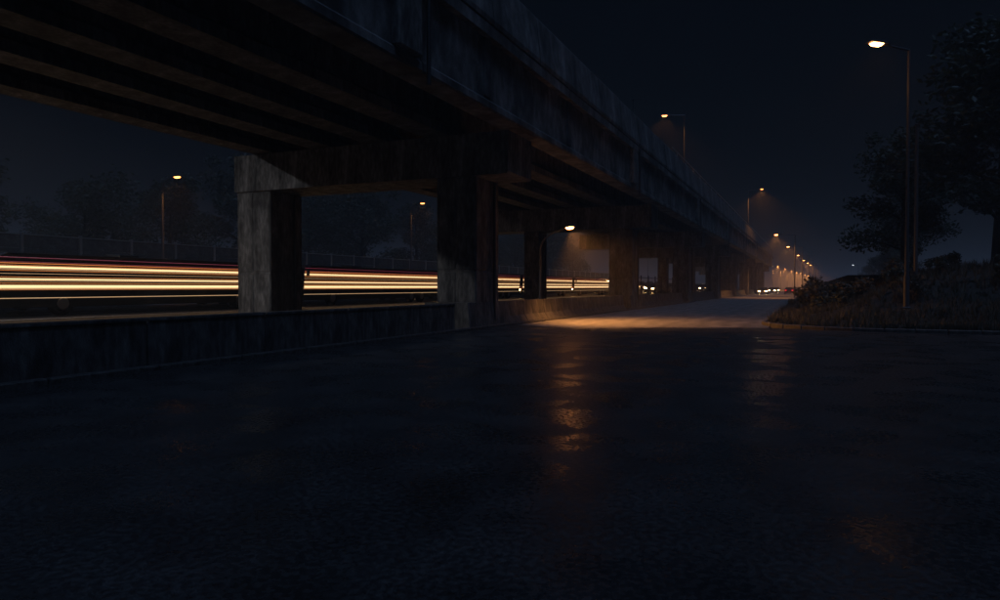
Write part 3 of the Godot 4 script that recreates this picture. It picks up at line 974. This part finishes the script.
	street_lamp("small white lamp above the verge, far right of the road", Vector3(14.0, 0.0, -250.0), 8.5, Vector3(-1.4, 0, 0.3), M.white_lens_lamp, Color(0.95, 0.97, 1.0), 2.0, "", false, 0.8)

	traffic()
	plants()

func plants() -> void:
	var trees := [make_tree(4, 9.0, 3.4, 9000, M.leaf_dark), make_tree(19, 10.0, 3.0, 8000, M.leaf_dark), make_tree(33, 8.0, 3.6, 8000, M.leaf_dark)]
	# right bank: x, s, scale, variant
	var right := [[4.6, 43.0, 0.80, 1, "leafy tree leaning out over the right bank behind the tall lamp post"], [8.2, 38.0, 1.25, 0, "tall dark tree right of the tall lamp post"], [12.5, 36.0, 1.30, 2, "broad dark tree near the right edge of the frame"], [16.5, 33.0, 1.35, 1, "dark tree at the far right edge of the frame"], [10.5, 52.0, 1.25, 1, "dark tree behind the tall tree on the right bank"], [7.2, 62.0, 0.85, 2, "smaller tree farther along the right bank"], [19.0, 46.0, 1.5, 0, "rearmost large tree at the right edge"]]
	for q in right:
		put(trees[q[3]], "broadleaf_tree", q[4], "tree", "trees on the right bank", Vector3(q[0], verge_y(q[0], q[1]) - 0.1, -float(q[1])), q[1] * 1.7, q[2])
	var farr := [[9.0, 95.0, 0.62], [13.0, 120.0, 0.75], [12.0, 150.0, 0.7], [16.0, 185.0, 0.8], [20.0, 215.0, 0.9], [17.0, 250.0, 0.8]]
	for k in farr.size():
		var q: Array = farr[k]
		put(trees[k % 3], "broadleaf_tree", "%s of the hazy trees dwindling along the right side of the far road" % ["nearest", "second", "third", "fourth", "fifth", "farthest"][k], "tree", "hazy trees along the far road", Vector3(q[0], 1.6, -float(q[1])), k * 2.1, q[2])
	rng.seed = 5
	for k in 16:
		var s := 22.0 + k * 11.0 + rng.randf_range(-2, 2)
		put(trees[k % 3], "broadleaf_tree", "dark tree behind the far panel fence, %s from the left" % ORDINALS[k], "tree", "dark trees behind the panel fence", Vector3(-58.0 - rng.randf_range(0, 7), -0.1, -s), rng.randf() * TAU, rng.randf_range(1.3, 1.8))
	for t in trees: t.free()
	# shrubs on the verge bank
	var shrubs := [make_shrub(2, 0.9, 0.8, 900, M.leaf_dark), make_shrub(6, 0.75, 0.9, 900, M.leaf_mid), make_shrub(11, 1.1, 0.7, 900, M.leaf_dry)]
	rng.seed = 9
	for k in 28:
		var x := -0.2 + rng.randf() * 9.0
		var s := 29.0 + rng.randf() * 12.0
		if k < 10:
			x = -0.6 + rng.randf() * 1.6
			s = 32.0 + k * 2.2
		if verge_inset(x, s) < 0.7: s = 32.0
		put(shrubs[k % 3], "shrub", "low shrub on the right verge bank, %s counted from the kerb corner" % ORDINALS[k], "shrub", "low shrubs on the verge bank", Vector3(x, verge_y(x, s) - 0.05, -s), rng.randf() * TAU, rng.randf_range(0.7, 1.35))
	for k in 9:
		var s := 52.0 + k * 3.6
		put(shrubs[k % 3], "shrub", "dark scrub behind the railing past the farther pier, %s from the left" % ORDINALS[k], "shrub", "scrub behind the railing", Vector3(-14.2 + rng.randf_range(-0.6, 0.6), -0.05, -s), rng.randf() * TAU, rng.randf_range(0.75, 1.1))
	for t in shrubs: t.free()
	# grass on the bank
	var blade := mb()
	rng.seed = 12
	for k in 9:
		var a := rng.randf() * TAU
		var out := Vector3(cos(a), 0, sin(a))
		var side := Vector3(-out.z, 0, out.x) * 0.012
		var h := rng.randf_range(0.16, 0.36)
		var root := out * rng.randf_range(0.0, 0.07)
		tri(blade, root - side, root + side, root + out * h * 0.45 + Vector3(0, h, 0), Vector3(0, 0.3, 0) - out)
	var mm := MultiMesh.new()
	mm.transform_format = MultiMesh.TRANSFORM_3D
	mm.mesh = blade.commit()
	var places := []
	while places.size() < 9000:
		var x := -1.5 + rng.randf() * 13.0
		var s := 26.5 + pow(rng.randf(), 1.6) * 40.0
		if verge_inset(x, s) < 0.18: continue
		places.append(Transform3D(Basis(Vector3.UP, rng.randf() * TAU).scaled(Vector3.ONE * rng.randf_range(0.6, 1.4)), Vector3(x, verge_y(x, s) - 0.01, -s)))
	mm.instance_count = places.size()
	for k in places.size(): mm.set_instance_transform(k, places[k])
	var g := MultiMeshInstance3D.new()
	g.name = "grass"
	g.multimesh = mm
	g.material_override = M.leaf_dry
	add_child(g)
	tag(g, "rough dry grass covering the verge bank", "grass", "", "stuff")
